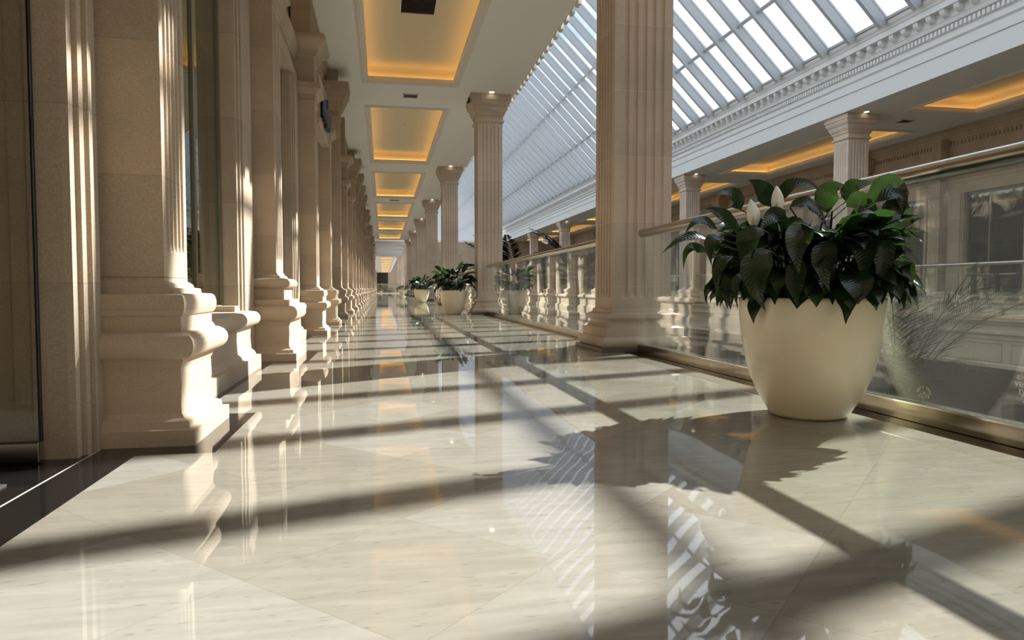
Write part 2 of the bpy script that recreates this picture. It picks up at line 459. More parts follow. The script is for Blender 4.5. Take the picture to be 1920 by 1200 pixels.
for (a, e) in CO:
    if e < 4: continue
    coffer(n, a, e, True); n += 1
for k, (a, e) in enumerate(FARCO):
    t = coffer(k + 7, a, e)
    t['label'] = 'small distant orange cove light, %s beyond the cross rail' % ordinal(k)

# downlights: one at each column
def downlight(x, y, label):
    t = empty('downlight', (x, y, CZ))
    MB().lathe([(.062, -.001), (.09, -.006), (.098, 0)], 24, cap=False).build('trim_ring', 'white', t, smooth=True)
    MB().lathe([(.001, -.002), (.062, -.003)], 24, cap=False).build('lens', 'lamp', t)
    tag(t, label, 'ceiling light', 'recessed downlights by the columns')
for i, y in enumerate(COLY):
    if y < 0: continue
    downlight(2.46, y - .56, 'round white downlight in the ceiling before the %s column from the camera' % ordinal(i - 1))
    downlight(XS - 2.46, y - .56, 'round downlight across the atrium, before the %s far-side column' % ordinal(i - 1))

# vents
def vent(name, x, y, z, w, l, label, dark=True):
    t = empty(name, (x, y, z)); b = MB()
    for q in ((-w / 2, w / 2, -l / 2, -l / 2 + .025), (-w / 2, w / 2, l / 2 - .025, l / 2), (-w / 2, -w / 2 + .025, -l / 2, l / 2), (w / 2 - .025, w / 2, -l / 2, l / 2)):
        b.box(q[0], q[1], q[2], q[3], -.018, 0)
    b.build('frame', 'white' if dark else 'vent', t)
    b = MB(); k = int(l / .035)
    for i in range(k):
        y0 = -l / 2 + .03 + i * (l - .06) / k
        b.quad((-w / 2 + .02, y0, -.015), (w / 2 - .02, y0, -.015), (w / 2 - .02, y0 + .02, -.002), (-w / 2 + .02, y0 + .02, -.002))
    b.build('louver', 'vent', t, fix=False)
    MB().box(-w / 2 + .02, w / 2 - .02, -l / 2 + .02, l / 2 - .02, -.002, -.0005).build('back_plate', 'ventdark' if dark else 'vent', t)
    tag(t, label, 'air vent'); return t
vent('air_vent', .63, 11.9, CZ + .36, .62, 1.1, 'dark louvred air vent in the nearest orange coffer')
vent('air_vent', .66, 16.35, CZ, .34, .3, 'small pale ceiling vent between the first and second coffers', False)
vent('air_vent', .60, 35.6, CZ, .5, .35, 'small pale ceiling vent between the third and fourth coffers', False)
vent('air_vent', .60, 37.9, CZ + .36, .6, .8, 'dark louvred vent in the fourth orange coffer')
vent('air_vent', .60, 55.0, CZ, .5, .35, 'tiny ceiling vent between the fifth and sixth coffers', False)
vent('air_vent', XS - .8, 16.4, CZ, .34, .3, 'dim ceiling vent across the atrium by the fluted column', False)
t = empty('smoke_detector', (.62, 20.8, CZ + .36)); MB().lathe([(.001, -.05), (.05, -.045), (.065, -.02), (.065, 0)], 20, cap=False).build('cap', 'white', t, smooth=True)
MB().lathe([(.075, -.012), (.075, 0)], 20).build('base_ring', 'vent', t)
tag(t, 'tiny white smoke detector in the middle of the second coffer', 'smoke detector')

# ------------------------------------------------------------------ the plain vaulted stretch of ceiling further on
b = MB(); segs = 12
for i in range(segs):
    y0 = 67.5 + 28.5 * i / segs; y1 = 67.5 + 28.5 * (i + 1) / segs
    z = lambda y: CZ - .05 - .32 * math.sin(PI * (y - 67.5) / 28.5)
    b.rings([[(-3.4, y0, z(y0)), (3.0, y0, z(y0)), (3.0, y0, CZ + .6), (-3.4, y0, CZ + .6)], [(-3.4, y1, z(y1)), (3.0, y1, z(y1)), (3.0, y1, CZ + .6), (-3.4, y1, CZ + .6)]])
b.box(-3.4, 3.0, 66.4, 67.55, CZ - .02, CZ + .6); b.box(-3.4, 3.0, 95.9, 97.55, CZ - .02, CZ + .6)
struct(b.build('ceiling_bowed_stretch', simple('grey_plaster', (.42, .40, .37), .9)))

# ------------------------------------------------------------------ columns
def fluted_ring(hx0, hx1, hy0, hy1, nfl, margin, depth, z, sides=(1, 1, 1, 1)):
    pts = []
    cs = [(hx0, hy0), (hx1, hy0), (hx1, hy1), (hx0, hy1)]
    for k in range(4):
        a = Vector((*cs[k], 0)); c = Vector((*cs[(k + 1) % 4], 0)); L = (c - a).length; d = (c - a) / L
        nrm = Vector((-d.y, d.x, 0))
        pts.append(a)
        if sides[k]:
            m = margin * L; p = (L - 2 * m) / nfl; w = p * .68
            for j in range(nfl):
                s0 = m + p * j + (p - w) / 2
                for u, q in ((0, 0), (.12, .62), (.32, .93), (.5, 1), (.68, .93), (.88, .62), (1, 0)):
                    pts.append(a + d * (s0 + w * u) + nrm * (depth * q))
    return [(p.x, p.y, z) for p in pts]

def shaft_mesh(b, h0, h1, H0, H1, z0, z1, nfl=5, margin=.13, depth=.022, sides=(1, 1, 1, 1), plain0=.12, plain1=.10):
    lv = [(z0, 0), (z0 + plain0, 0), (z0 + plain0 + .012, .45), (z0 + plain0 + .05, 1), (z1 - plain1 - .05, 1), (z1 - plain1, 0), (z1, 0)]
    b.rings([fluted_ring(h0, h1, H0, H1, nfl, margin, depth * q, z, sides) for z, q in lv])

def sq(h, z): return [(-h, -h, z), (h, -h, z), (h, h, z), (-h, h, z)]
HC = .29
def arcs(o0, z0, o1, z1, bulge, n=6):
    """profile points from (o0,z0) to (o1,z1) bowed outwards by bulge"""
    r = []
    for i in range(n + 1):
        u = i / n
        r.append((o0 + (o1 - o0) * u + bulge * math.sin(PI * u), z0 + (z1 - z0) * u))
    return r
def make_column(name='stone_column'):
    t = empty(name)
    MB().rings([sq(HC + .165, 0), sq(HC + .165, .034), sq(HC + .15, .038)]).build('plinth', 'plinthdark', t, bevel=.003)
    pr = [(.05, .036)] + arcs(.125, .040, .125, .135, .022) + [(.10, .140), (.10, .222)]
    pr += [(.075, .228), (.052, .245), (.038, .268), (.042, .288), (.068, .305), (.082, .318), (.082, .352), (.035, .362), (.022, .372), (.022, .395), (.0, .405), (0, .42)]
    MB().rings([sq(HC + o, z) for o, z in pr]).build('base', 'colstone', t, smooth='auto')
    b = MB(); shaft_mesh(b, -HC, HC, -HC, HC, .418, 4.42, plain0=.09, plain1=.06, margin=.12)
    b.build('shaft', 'shaft', t)
    pr = [(0, 4.41), (.03, 4.43), (.042, 4.445), (.042, 4.475), (.012, 4.485), (.012, 4.56), (.03, 4.58), (.045, 4.60), (.045, 4.63), (.062, 4.65),
          (.085, 4.685), (.10, 4.73), (.105, 4.77), (.135, 4.80), (.155, 4.84), (.16, 4.88), (.16, 4.90), (.178, 4.91), (.178, CZ)]
    MB().rings([sq(HC + o, z) for o, z in pr]).build('capital', 'colstone', t, smooth='auto')
    return t
col0 = make_column(); used = False
GC = 'fluted stone columns along the walkway'
def place_col(x, y, label, group, rz=0):
    global used
    o = col0 if not used else copy_tree(col0); used = True
    o.location = (x, y, 0); o.rotation_euler.z = rz; tag(o, label, 'column', group); return o
for i, y in enumerate(COLY):
    if i == 0: lb = 'beige fluted square column behind the camera, before the planter'
    elif i == 1: lb = 'huge beige fluted square column beside the big cream planter'
    elif i == 2: lb = 'beige fluted column with visible capital, beside the second planter'
    else: lb = 'beige fluted stone column, %s along the walkway edge from the camera' % ordinal(i - 1)
    place_col(2.46, y, lb, GC)
for i, y in enumerate(COLY):
    if i == 0: continue
    place_col(XS - 2.46, y, 'fluted column on the far side of the atrium, %s from the camera' % ordinal(i - 1), 'fluted columns across the atrium')
k = 0
for y in [70.6, 75.4, 80.2, 85.0, 90.0, 95.0]:
    place_col(2.46 if y < 90 else 2.2, y, 'distant square column against the end wall, %s past the atrium' % ordinal(k), 'distant columns past the atrium'); k += 1

# security camera on the second column's capital
t = empty('security_camera', (2.0 - .03, 15.98, 4.86))
MB().box(-.02, .03, -.02, .02, .0, .10).build('bracket', 'blackmetal', t)
MB().tube([(-.03, .02, .0), (-.03, -.12, -.03)], .028, 10).build('body', 'blackmetal', t)
tag(t, 'small black security camera fixed beside the capital of the second column', 'camera')

# ------------------------------------------------------------------ shopfront walls
# pilaster list: (near corner Y, type, plinth length)
PL = [(-4.0, 'S', .6), (-.4, 'S', .6), (2.8, 'S', .6), (5.95, 'T', .78), (9.2, 'A', .68), (11.75, 'S', .62), (14.5, 'L', .66), (17.3, 'A', .66), (20.2, 'S', .62), (22.9, 'L', .66),
      (25.8, 'L', .66), (28.7, 'L', .66), (31.6, 'L', .66), (34.5, 'A', .66), (37.4, 'L', .66), (40.3, 'L', .66), (43.4, 'A', .66), (46.6, 'L', .66), (49.8, 'L', .66),
      (53.0, 'A', .66), (56.2, 'L', .66), (59.4, 'L', .66), (62.6, 'A', .66), (65.8, 'L', .66), (69.0, 'L', .66), (72.2, 'L', .66), (75.4, 'A', .66), (78.6, 'L', .66), (81.8, 'L', .66)]
OUT = .34
fl = MB(); fl.box(-.61, 2.22, YB, 86.0, -.12, 0); last = YB
for (y, ty, L) in PL:
    fl.box(-.88, -.61, last, y - .13, -.12, 0); NOTCH.box(-.88, -.61, y - .13, y + L + .10, -.12, 0); last = y + L + .10
fl.box(-.88, -.61, last, 86.0, -.12, 0)
struct(fl.build('floor', 'floor'))
struct(NOTCH.build(trim_name(), 'black'), 'polished black granite border along the shopfronts and the balustrade')
def pil_ring(o, z, L, back=-.08):
    x1 = OUT - o
    return [(back, -L / 2 + o, z), (x1, -L / 2 + o, z), (x1, L / 2 - o, z), (back, L / 2 - o, z)]
PROF_LOW = [(0, 0), (0, .062), (.024, .066), (.028, .09), (.05, .10), (.062, .118), (.064, .15), (.060, .22), (.062, .29), (.052, .312), (.05, .325)]
def torus(o, z0, z1, bulge): return [(o - bulge * math.sin(PI * i / 8), z0 + (z1 - z0) * (.5 - .5 * math.cos(PI * i / 8))) for i in range(9)]
def cap_small(z, k=1.0):       # (offset outwards relative to shaft, z)
    return [(0, z), (.012, z + .005), (.012, z + .03), (0, z + .035), (0, z + .095), (.02, z + .10), (.03, z + .12), (.055, z + .145), (.075, z + .155), (.085, z + .165), (.085, z + .235), (.0, z + .236)]
def make_pilaster(ty, L):
    t = empty('pilaster')
    if ty == 'T':
        so = .175; base_top = .74
        pr = PROF_LOW + torus(.05, .33, .455, .052) + [(.062, .456), (.062, .505), (.105, .508), (.108, .600)] + torus(.108, .602, .685, .045) + [(.14, .69), (.145, .705), (.16, .715), (.165, .725), (so, .74)]
        ztop = 3.0
    else:
        so = .135; base_top = .645
        pr = PROF_LOW + torus(.05, .328, .432, .052) + [(.056, .434), (.056, .492)] + torus(.056, .494, .578, .018) + [(.088, .58), (.092, .60), (.112, .603), (.118, .618), (so, .63), (so, .645)]
        ztop = 4.06 if ty == 'L' else 3.0
    MB().rings([pil_ring(o, z, L) for o, z in pr[:2]] ).build('plinth', 'stone', t)
    MB().rings([pil_ring(o, z, L) for o, z in pr[1:]]).build('base', 'stone', t, smooth='auto')
    hx1 = OUT - so; hy = L / 2 - so
    b = MB(); shaft_mesh(b, -.08, hx1, -hy, hy, base_top - .002, ztop, nfl=5, margin=.1, depth=.016, sides=(0, 1, 0, 0), plain0=.10, plain1=.05)
    b.build('shaft', 'stone', t)
    cr = lambda lst: [[(-.08, -hy - o, z), (hx1 + o, -hy - o, z), (hx1 + o, hy + o, z), (-.08, hy + o, z)] for o, z in lst]
    if ty == 'L':
        c = [(0, 4.055), (.02, 4.07), (.02, 4.10), (.0, 4.11), (.0, 4.20), (.03, 4.22), (.04, 4.26), (.08, 4.32), (.09, 4.38), (.12, 4.42), (.13, 4.48), (.165, 4.52), (.18, 4.56), (.18, 4.64), (.2, 4.66), (.2, 4.74)]
        MB().rings(cr(c)).build('capital', 'stone', t, smooth='auto')
        MB().rings(cr([(-.03, 4.735), (-.03, CZ)])).build('attic_block', 'stone', t)
    else:
        MB().rings(cr(cap_small(2.985))).build('capital', 'stone', t, smooth='auto')
        if ty == 'A':
            MB().rings(cr([(0, 3.215), (0, 3.56)])).build('attic_block', 'stone', t)
            c = [(0, 3.55), (.015, 3.565), (.02, 3.59), (.045, 3.60), (.06, 3.65), (.10, 3.69), (.11, 3.70)] + [(.12 + .04 * math.sin(PI * i / 6), 3.70 + .13 * i / 6) for i in range(7)] + [(.06, 3.84)]
            MB().rings(cr(c)).build('upper_capital', 'stone', t, smooth='auto')
            MB().rings(cr([(-.04, 3.838), (-.04, 4.75)])).build('upper_attic', 'stone', t)
        elif ty == 'T' or ty == 'S':
            MB().rings(cr([(-.05, 3.22), (-.05, 3.55)])).build('attic_block', 'stone', t)
    return t
protos = {}
def place_pil(ty, L, x, y, rz, label, group):
    key = (ty, L)
    if key not in protos: protos[key] = o = make_pilaster(ty, L)
    else: o = copy_tree(protos[key])
    o.location = (x, y, 0); o.rotation_euler.z = rz
    tag(o, label, 'pilaster', group)
desc = {'S': 'stone pilaster with a low capital', 'T': 'stone pilaster on a tall stepped base', 'A': 'stone pilaster with a double capital', 'L': 'tall stone pilaster reaching towards the ceiling'}
k = 0
for (y, ty, L) in PL:
    if y < 2: lb = 'fluted stone pilaster behind the camera, %s' % ('nearer the lens' if y > -2 else 'further back')
    elif k == 0: lb = 'nearest sunlit fluted pilaster with bulging moulded pedestal'
    else: lb = '%s on the shopfront wall, %s from the camera' % (desc[ty], ordinal(k))
    if y > 2: k += 1
    place_pil(ty, L, XW, y + L / 2, 0, lb, 'pilasters on the shopfront wall')
k = 0
OPL = [(4.3, 'S', .62)] + [(7.2 + 3.217 * i, 'ALS'[i % 3], .66) for i in range(18)]
for (y, ty, L) in OPL:
    place_pil(ty, L, XS - XW, y + L / 2, PI, '%s across the atrium, %s from the camera' % (desc[ty], ordinal(k)), 'pilasters across the atrium'); k += 1

def wall_side(side, pils, y_start, y_end, mir):
    """upper wall, jambs with moulded architraves, low sills, shop glass; all per bay"""
    f = (lambda x: XS - x) if mir else (lambda x: x)
    W_ = MB(); UP = MB()
    def bx(b, xa, xb, ya, yb, za, zb):
        p, q = sorted((f(xa), f(xb))); b.box(p, q, ya, yb, za, zb)
    # upper wall
    bx(UP, -1.9, -1.16, y_start, y_end, 3.55, CZ)
    bx(UP, -1.9, -1.10, y_start, y_end, 3.32, 3.55)
    bx(UP, -1.9, -1.05, y_start, y_end, 3.20, 3.32)
    # cornice under the ceiling
    pc = [(-1.9, 4.70), (-1.14, 4.70), (-1.14, 4.76), (-1.125, 4.77), (-1.125, 4.85), (-1.10, 4.87), (-1.085, 4.92), (-1.06, 4.96), (-1.04, 4.98), (-1.04, CZ), (-1.9, CZ)]
    UP.prism_y([(f(x), z) for x, z in pc], y_start, y_end)
    # string course
    pc = [(-1.9, 3.50), (-1.09, 3.50), (-1.06, 3.53), (-1.05, 3.58), (-1.02, 3.62), (-1.02, 3.68), (-1.9, 3.68)]
    UP.prism_y([(f(x), z) for x, z in pc], y_start, y_end)
    if mir:
        d = MB()
        y = y_start
        while y < 40:
            p, q = sorted((f(-1.16), f(-1.12))); d.box(p, q, y, y + .06, 4.56, 4.66); y += .12
        struct(d.build(trim_name(), 'wallstone'), 'row of small stone dentils under the cornice')
    wn = 'wall_' + side
    wall = UP.build(wn, 'wallstone'); struct(wall)
    archprof = [(0, 0), (.035, .008), (.048, .022), (.048, .05), (.028, .058), (.028, .085), (.062, .095), (.066, .155), (.045, .165), (.045, .178), (.075, .188), (.08, .20), (.08, .24), (-.2, .24), (-.2, 0)]
    trimprof = [(0, 0), (.024, .003), (.027, .031), (.014, .034), (.014, .040), (.042, .043), (.045, .071), (.030, .075), (.030, .086), (.056, .089), (.058, .099), (.046, .102), (.046, .125)]
    for i in range(len(pils)):
        y, ty, L = pils[i]
        yprev = pils[i - 1][0] + pils[i - 1][2] if i else y_start
        wj = .13 if (not mir and abs(y - 2.8) < .01) else .46
        yj = y - wj                      # near face of the jamb before this pilaster
        bb = MB()
        # solid jamb pier behind pilaster
        bx(bb, -1.26, -1.10, yj, y + L + .14, 0, 3.21)
        # moulded architrave facing the walkway, before the pilaster
        wtr = min(.125, y - yj)
        zb = 0 if wj < .2 else .42
        pts = [(f(-1.09 + dx), yj - .004 + dy * wtr / .125) for dx, dy in trimprof] + [(f(-1.2), yj + wtr), (f(-1.2), yj - .004)]
        bb.prism_z(pts, zb, 3.2)
        bx(bb, -1.2, -1.044, yj + wtr - .004, y + .05, 0, 3.2)
        # and after
        ya = y + L + .144
        pts = [(f(-1.10 + p[0]), ya + .125 - p[1] * .5) for p in archprof[:-2]] + [(f(-1.2), ya), (f(-1.2), ya + .125)]
        bb.prism_z(pts, .42, 3.2)
        bb.build('jamb', 'wallstone', wall)
        if i == 0 or y > 60: continue
        entry = (not mir and abs(y - 2.8) < .01)
        y0 = yprev + .14; y1 = yj
        if entry: continue
        # pedestal sill under the shop window
        pr = [(0, 0), (0, .10), (.03, .105), (.04, .13), (.06, .15), (.065, .24), (.062, .30), (.05, .32)] + torus(.045, .325, .43, .045) + [(.08, .435)]
        s = MB(); x1 = .13; ys, ye = yprev + .02, yj + .06
        def rg(o, z):
            e = ye - o * 1.0
            r = [(-.3, ys, z), (x1 - o, ys, z), (x1 - o, e, z), (-.3, e, z)]
            return [(f(XW + px), py, pz) for px, py, pz in r]
        s.rings([rg(o, z) for o, z in pr])
        bx(s, -1.3, -1.03, y1 - .32, y1 - .14, .43, .475)
        s.build('sill_pedestal', 'stone', wall, smooth='auto')
        # shop window
        t = empty('shop_window', (f(-1.19), (y0 + y1) / 2, 0))
        h = (y1 - y0) / 2
        MB().box(-.006, .006, -h, h, .43, 3.2).build('glass_pane', 'shopglass', t)
        fr = MB()
        for q in ((-.02 + h * .25, .02 + h * .25, .43, 3.2), (-h, -h + .05, .43, 3.2), (h - .05, h, .43, 3.2), (-h, h, .43, .48), (-h, h, 3.12, 3.2)):
            fr.box(-.02, .02, q[0], q[1], q[2], q[3])
        fr.build('frame', 'brass' if False else 'darkframe', t)
        # dark shop behind
        sd = -1 if not mir else 1
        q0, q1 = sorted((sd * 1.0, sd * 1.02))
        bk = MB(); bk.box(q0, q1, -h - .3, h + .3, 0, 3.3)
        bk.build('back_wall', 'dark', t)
        k = len([p for p in pils[:i] if (p[0] > 2 or mir)])
        tag(t, 'tall dark shop window %s, just before the %s pilaster' % ('across the atrium' if mir else 'on the shopfront wall', ordinal(k)), 'shop window',
            'shop windows across the atrium' if mir else 'shop windows on the shopfront wall')
    return wall
M['clearglass'] = glassmat('door_glass', (.95, .95, .92), haze=.01)
M['darkframe'] = simple('olive_window_frame', (.16, .15, .09), .4)
wall_side('left', PL, YB, 97.5, False)
wall_side('right', OPL, YB, YE, True)
# backing so that no light leaks in behind the shops
b = MB(); b.box(-3.5, -3.3, YB, YF, -.1, CZ + .8); b.box(-3.5, -1.9, YB, 97, 3.2, 3.3); b.box(-3.5, -1.9, YB, 97.5, CZ, CZ + .8)
struct(b.build('wall_shops_back', 'dark'))
b = MB(); b.box(XS + 3.3, XS + 3.5, YB, YE, -.1, CZ + .8); b.box(XS + 1.9, XS + 3.5, YB, YE, CZ, CZ + .8)
struct(b.build('wall_shops_back_right', 'dark'))

# entrance by the camera: return wall with an open glass leaf in front
b = MB(); b.box(-3.3, -1.11, 2.675, 2.80, 0, 3.2)
struct(b.build(trim_name(), 'wallstone'), 'stone return wall of the nearest shop entrance')
t = empty('glass_door', (-1.16, 2.62, 0))
MB().box(-1.0, 0, -.006, .006, .012, 3.1).build('glass_pane', 'clearglass', t)
MB().box(-1.0, -.001, -.018, .018, .004, .075).build('bottom_rail', 'shoe', t, bevel=.003)
MB().box(-.0035, .0035, -.009, .009, .075, 3.1).build('edge_seal', 'blackmetal', t)
MB().tube([(-.17, -.03, .78), (-.17, -.03, .40)], .006, 8).build('handle', 'steel', t)
tag(t, 'open frameless glass door leaf beside the nearest stone jamb', 'door')
b = MB(); b.box(-2.1, -1.13, 1.2, 2.33, 0, .006)
tag(b.build('door_mat', 'mat_rug'), 'dark mat on the black floor at the nearest shop entrance', 'mat')

# black curly sign on the fascia
cu = bpy.data.curves.new('sign', 'CURVE'); cu.dimensions = '3D'; cu.bevel_depth = .028; cu.resolution_u = 8
sp_ = cu.splines.new('BEZIER')
pts = [(0, 0), (.12, .34), (.22, .05), (.34, .30), (.42, .04), (.55, .22), (.66, .0), (.80, .42), (.84, .02), (1.0, .26), (1.1, .05), (1.24, .3)]
sp_.bezier_points.add(len(pts) - 1)
for q, (a, z) in zip(sp_.bezier_points, pts):
    q.co = (0, a, z); q.handle_left_type = q.handle_right_type = 'AUTO'
t = empty('shop_sign', (-.80, 9.98, 2.96))
o0 = bpy.data.objects.new('script_curve', cu); C.objects.link(o0)
me = bpy.data.meshes.new_from_object(o0.evaluated_get(bpy.context.evaluated_depsgraph_get())); bpy.data.objects.remove(o0)
me.materials.clear(); me.materials.append(M['blackmetal'])
o = bpy.data.objects.new('script_lettering', me); C.objects.link(o); o.parent = t
MB().box(-.16, -.035, -.05, 1.62, -.10, .62).build('sign_board', 'wallstone', t, bevel=.01)
tag(t, 'pale shop fascia with black script lettering high on the shopfront wall', 'sign')

# ------------------------------------------------------------------ kerb, glass balustrades
def balustrade(x, y0, y1, mir, label, group, free0=True, free1=True):
    t = empty('glass_balustrade', (x, (y0 + y1) / 2, 0), PI if mir else 0)
    h = (y1 - y0) / 2; n = 6; w = 2 * h / n
    # shoe
    for i in range(n):
        a = -h + i * w
        MB().box(-.03, .04, a + .0015, a + w - .0015, 0, .078).build('shoe_panel', 'shoe', t, bevel=.003)
    b = MB(); b.box(-.032, -.012, -h, h, .078, .086); b.box(.012, .042, -h, h, .078, .086); b.build('cap_strip', 'chrome', t)
    for i in range(n):
        a = -h + i * w
        MB().box(-.006, .006, a + .004, a + w - .004, .078, 1.085).build('glass_panel', 'glass', t)
    r = .040
    pts = [(0, -h - .0, 1.112), (0, -h + .02, 1.112), (0, h - .02, 1.112), (0, h, 1.112)]
    MB().tube(pts, [r * .82, r, r, r * .82], 24).build('handrail', 'steel', t, smooth='auto')
    tag(t, label, 'balustrade', group)
for i in range(len(COLY) - 1):
    y0, y1 = COLY[i] + .47, COLY[i + 1] - .49
    if i == 0: lb = 'glass balustrade with thick steel handrail behind the big cream planter'
    elif i == 1: lb = 'glass balustrade between the huge nearest column and the second column'
    else: lb = 'glass balustrade on the walkway edge, after the %s column' % ordinal(i - 1)
    balustrade(2.37, y0, y1, False, lb, 'balustrades along the walkway')
for i in range(len(COLY) - 1):
    y0, y1 = COLY[i] + .47, COLY[i + 1] - .49
    balustrade(XS - 2.37, y0, y1, True, 'glass balustrade across the atrium, ' + ('%s bay from the camera' % ordinal(i)), 'balustrades across the atrium')

# slab edges towards the atrium, with panels
def slab_edge(mir):
    f = (lambda x: XS - x) if mir else (lambda x: x)
    b = MB()
    pr = [(2.2, -.12), (2.46, -.001), (2.52, -.001), (2.52, -.05), (2.49, -.07), (2.47, -.12), (2.44, -.14), (2.44, -.24), (2.47, -.26), (2.47, -.31), (2.42, -.33), (2.42, -.42), (2.40, -.43), (2.40, -.90), (2.43, -.92), (2.43, -.99), (2.2, -.99)]
    b.prism_y([(f(x), z) for x, z in pr], YB, YE)
    y = YB + .4
    while y < YE - 3:
        for q in ((y, y + 2.2, -.50, -.485), (y, y + 2.2, -.86, -.845), (y, y + .015, -.86, -.485), (y + 2.185, y + 2.2, -.86, -.485)):
            p, r = sorted((f(2.40), f(2.415))); b.box(p, r, q[0], q[1], q[2], q[3])
        y += 2.4125
    return struct(b.build(trim_name(), 'fascia'), 'panelled stone slab edge facing the atrium')
slab_edge(False); slab_edge(True)
# lower level
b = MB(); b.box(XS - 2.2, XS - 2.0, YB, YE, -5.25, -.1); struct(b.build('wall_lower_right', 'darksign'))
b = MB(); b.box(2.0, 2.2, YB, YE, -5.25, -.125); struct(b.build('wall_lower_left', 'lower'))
b = MB(); b.box(2.2, 12.3, YB - .2, YB, -5.3, 12); struct(b.build('wall_near_end', 'wallstone'))
b = MB(); b.box(-3.5, 3.0, YB - .2, YB, -.1, CZ + .8); b.box(XS - 3, XS + 3.5, YB - .2, YB, -.1, CZ + .8); struct(b.build('wall_back', 'wallstone'))

# signs on the dark lower shopfront across the atrium
XSIGN = XS - 2.205
def text_part(body, size, mat, parent, loc=(0, 0, 0), align='LEFT', rot=0, ext=.004):
    c = bpy.data.curves.new('lettering', 'FONT'); c.body = body; c.size = size; c.extrude = ext; c.align_x = align; c.space_line = .72
    o0 = bpy.data.objects.new('lettering', c); C.objects.link(o0)
    me = bpy.data.meshes.new_from_object(o0.evaluated_get(bpy.context.evaluated_depsgraph_get()))
    bpy.data.objects.remove(o0); me.materials.clear(); me.materials.append(M[mat])
    o = bpy.data.objects.new('lettering', me); C.objects.link(o); o.parent = parent
    o.matrix_local = Matrix.Translation(loc) @ Matrix(((0, 0, -1, 0), (-1, 0, 0, 0), (0, 1, 0, 0), (0, 0, 0, 1))) @ Matrix.Rotation(rot, 4, 'Z')
    return o
def text_matrix(loc, rot):
    return Matrix.Translation(loc) @ Matrix(((0, 0, -1, 0), (-1, 0, 0, 0), (0, 1, 0, 0), (0, 0, 0, 1))) @ Matrix.Rotation(rot, 4, 'Z')

# end wall of the atrium
b = MB(); b.box(2.0, XS - 2.0, YE, YE + .25, -5.3, -.13); b.box(2.95, XS - 2.95, YE, YE + .25, -.13, 4.95)
b.box(XS - 2.95, XS + 3.5, YE, YE + .25, -5.3, CZ + .8); b.box(2.75, 3.0, YE, 72, 0, 1.3)
struct(b.build('wall_atrium_end', 'wallstone'))
t = empty('window_2', (5.2, YE - .02, 0)); struct(t)
MB().box(-.5, .9, -.01, .0, .9, 2.0).build('pane', 'dark', t)
b = MB(); b.box(-.6, 1.0, -.05, 0, 2.0, 2.1); b.box(-.6, -.5, -.05, 0, .8, 2.1); b.box(.9, 1.0, -.05, 0, .8, 2.1); b.box(-.6, 1.0, -.05, 0, .8, .9); b.build('frame', 'mould', t)
b = MB(); b.box(2.95, XS - 2.95, YE - .06, YE, 4.85, 5.05); struct(b.build(trim_name(), 'mould'))

# ------------------------------------------------------------------ atrium entablatures
def entablature(mir, y1):
    f = (lambda x: x) if not mir else (lambda x: XS - x)
    b = MB()
    pr = [(2.985, 5.036), (3.0, 5.036), (3.0, 5.43), (3.035, 5.445), (3.035, 5.64), (3.08, 5.68), (3.08, 5.80), (3.10, 5.82), (3.10, 5.93), (3.17, 5.95), (3.20, 6.02),
          (3.22, 6.04), (3.22, 6.20), (3.40, 6.205), (3.40, 6.33), (3.42, 6.34), (3.44, 6.38), (3.48, 6.42), (3.50, 6.46), (3.50, 6.52), (2.85, 6.52), (2.85, 5.95), (2.985, 5.90)]
    b.prism_y([(f(x), z) for x, z in pr], YB, y1)
    y = YB
    while y < y1 - .1:                                   # dentils
        p, q = sorted((f(3.09), f(3.15))); b.box(p, q, y, y + .062, 5.825, 5.925); y += .107
    y = YB
    while y < y1 - .3:                                   # rounded brackets under the corona
        rg = []
        for yy in (y, y + .13):
            rg.append([(f(3.2 + dx), yy, z) for dx, z in ((0, 6.05), (.05, 6.055), (.10, 6.08), (.145, 6.12), (.165, 6.16), (.165, 6.21), (0, 6.21))])
        b.rings(rg); y += .3567
    return struct(b.build(trim_name(), 'white'), 'white plaster entablature with dentils and brackets below the skylight')
d = MB(); y = YB
while y < YE:                                            # little blocks along the lip of the walkway ceiling
    d.box(3.0, 3.055, y, y + .16, 4.995, 5.10); y += .3567
struct(d.build(trim_name(), 'mould'), 'row of small blocks along the lip of the walkway ceiling')
entablature(False, YS); entablature(True, YS)

# ------------------------------------------------------------------ skylight
sk = empty('window_1', (0, 0, 0)); struct(sk, 'long pitched glass skylight over the atrium')
RX = 6.45; RZ = 6.5 + (XS - 3.46 - RX)        # ridge, nearer the walkway side
FARL = (XS - 3.46 - RX) * math.sqrt(2)
RS = 1.02
def rafter_mesh():
    b = MB(); L = FARL
    b.box(0, L, -.05, .05, -.26, 0); b.box(0, L, -.06, .06, -.03, 0.0); b.box(0, L, -.03, .03, 0, .05)
    return b
rb = rafter_mesh()
proto = None
y = -7.6 + .13; ys = []
while y < YE + 30: ys.append(y); y += RS
PH = 12.79 - RS * round((13.12 - ys[0]) / RS) - ys[0]
ys = [v + PH for v in ys]
for v in ys:
    if proto is None:
        proto = rb.build('rafter', 'rafter', sk); o = proto
    else:
        o = proto.copy(); C.objects.link(o); o.parent = sk
    o.location = (XS - 3.46, v, 6.5); o.rotation_euler = (0, math.radians(180 + 45), 0); o.rotation_euler = Matrix(((-1, 0, 0), (0, -1, 0), (0, 0, 1))).to_euler()
    # local x axis -> up the slope (-1,0,1)
    s2 = math.sqrt(.5)
    o.matrix_local = Matrix.Translation((XS - 3.46, v, 6.5)) @ Matrix(((-s2, 0, s2, 0), (0, -1, 0, 0), (s2, 0, s2, 0), (0, 0, 0, 1)))
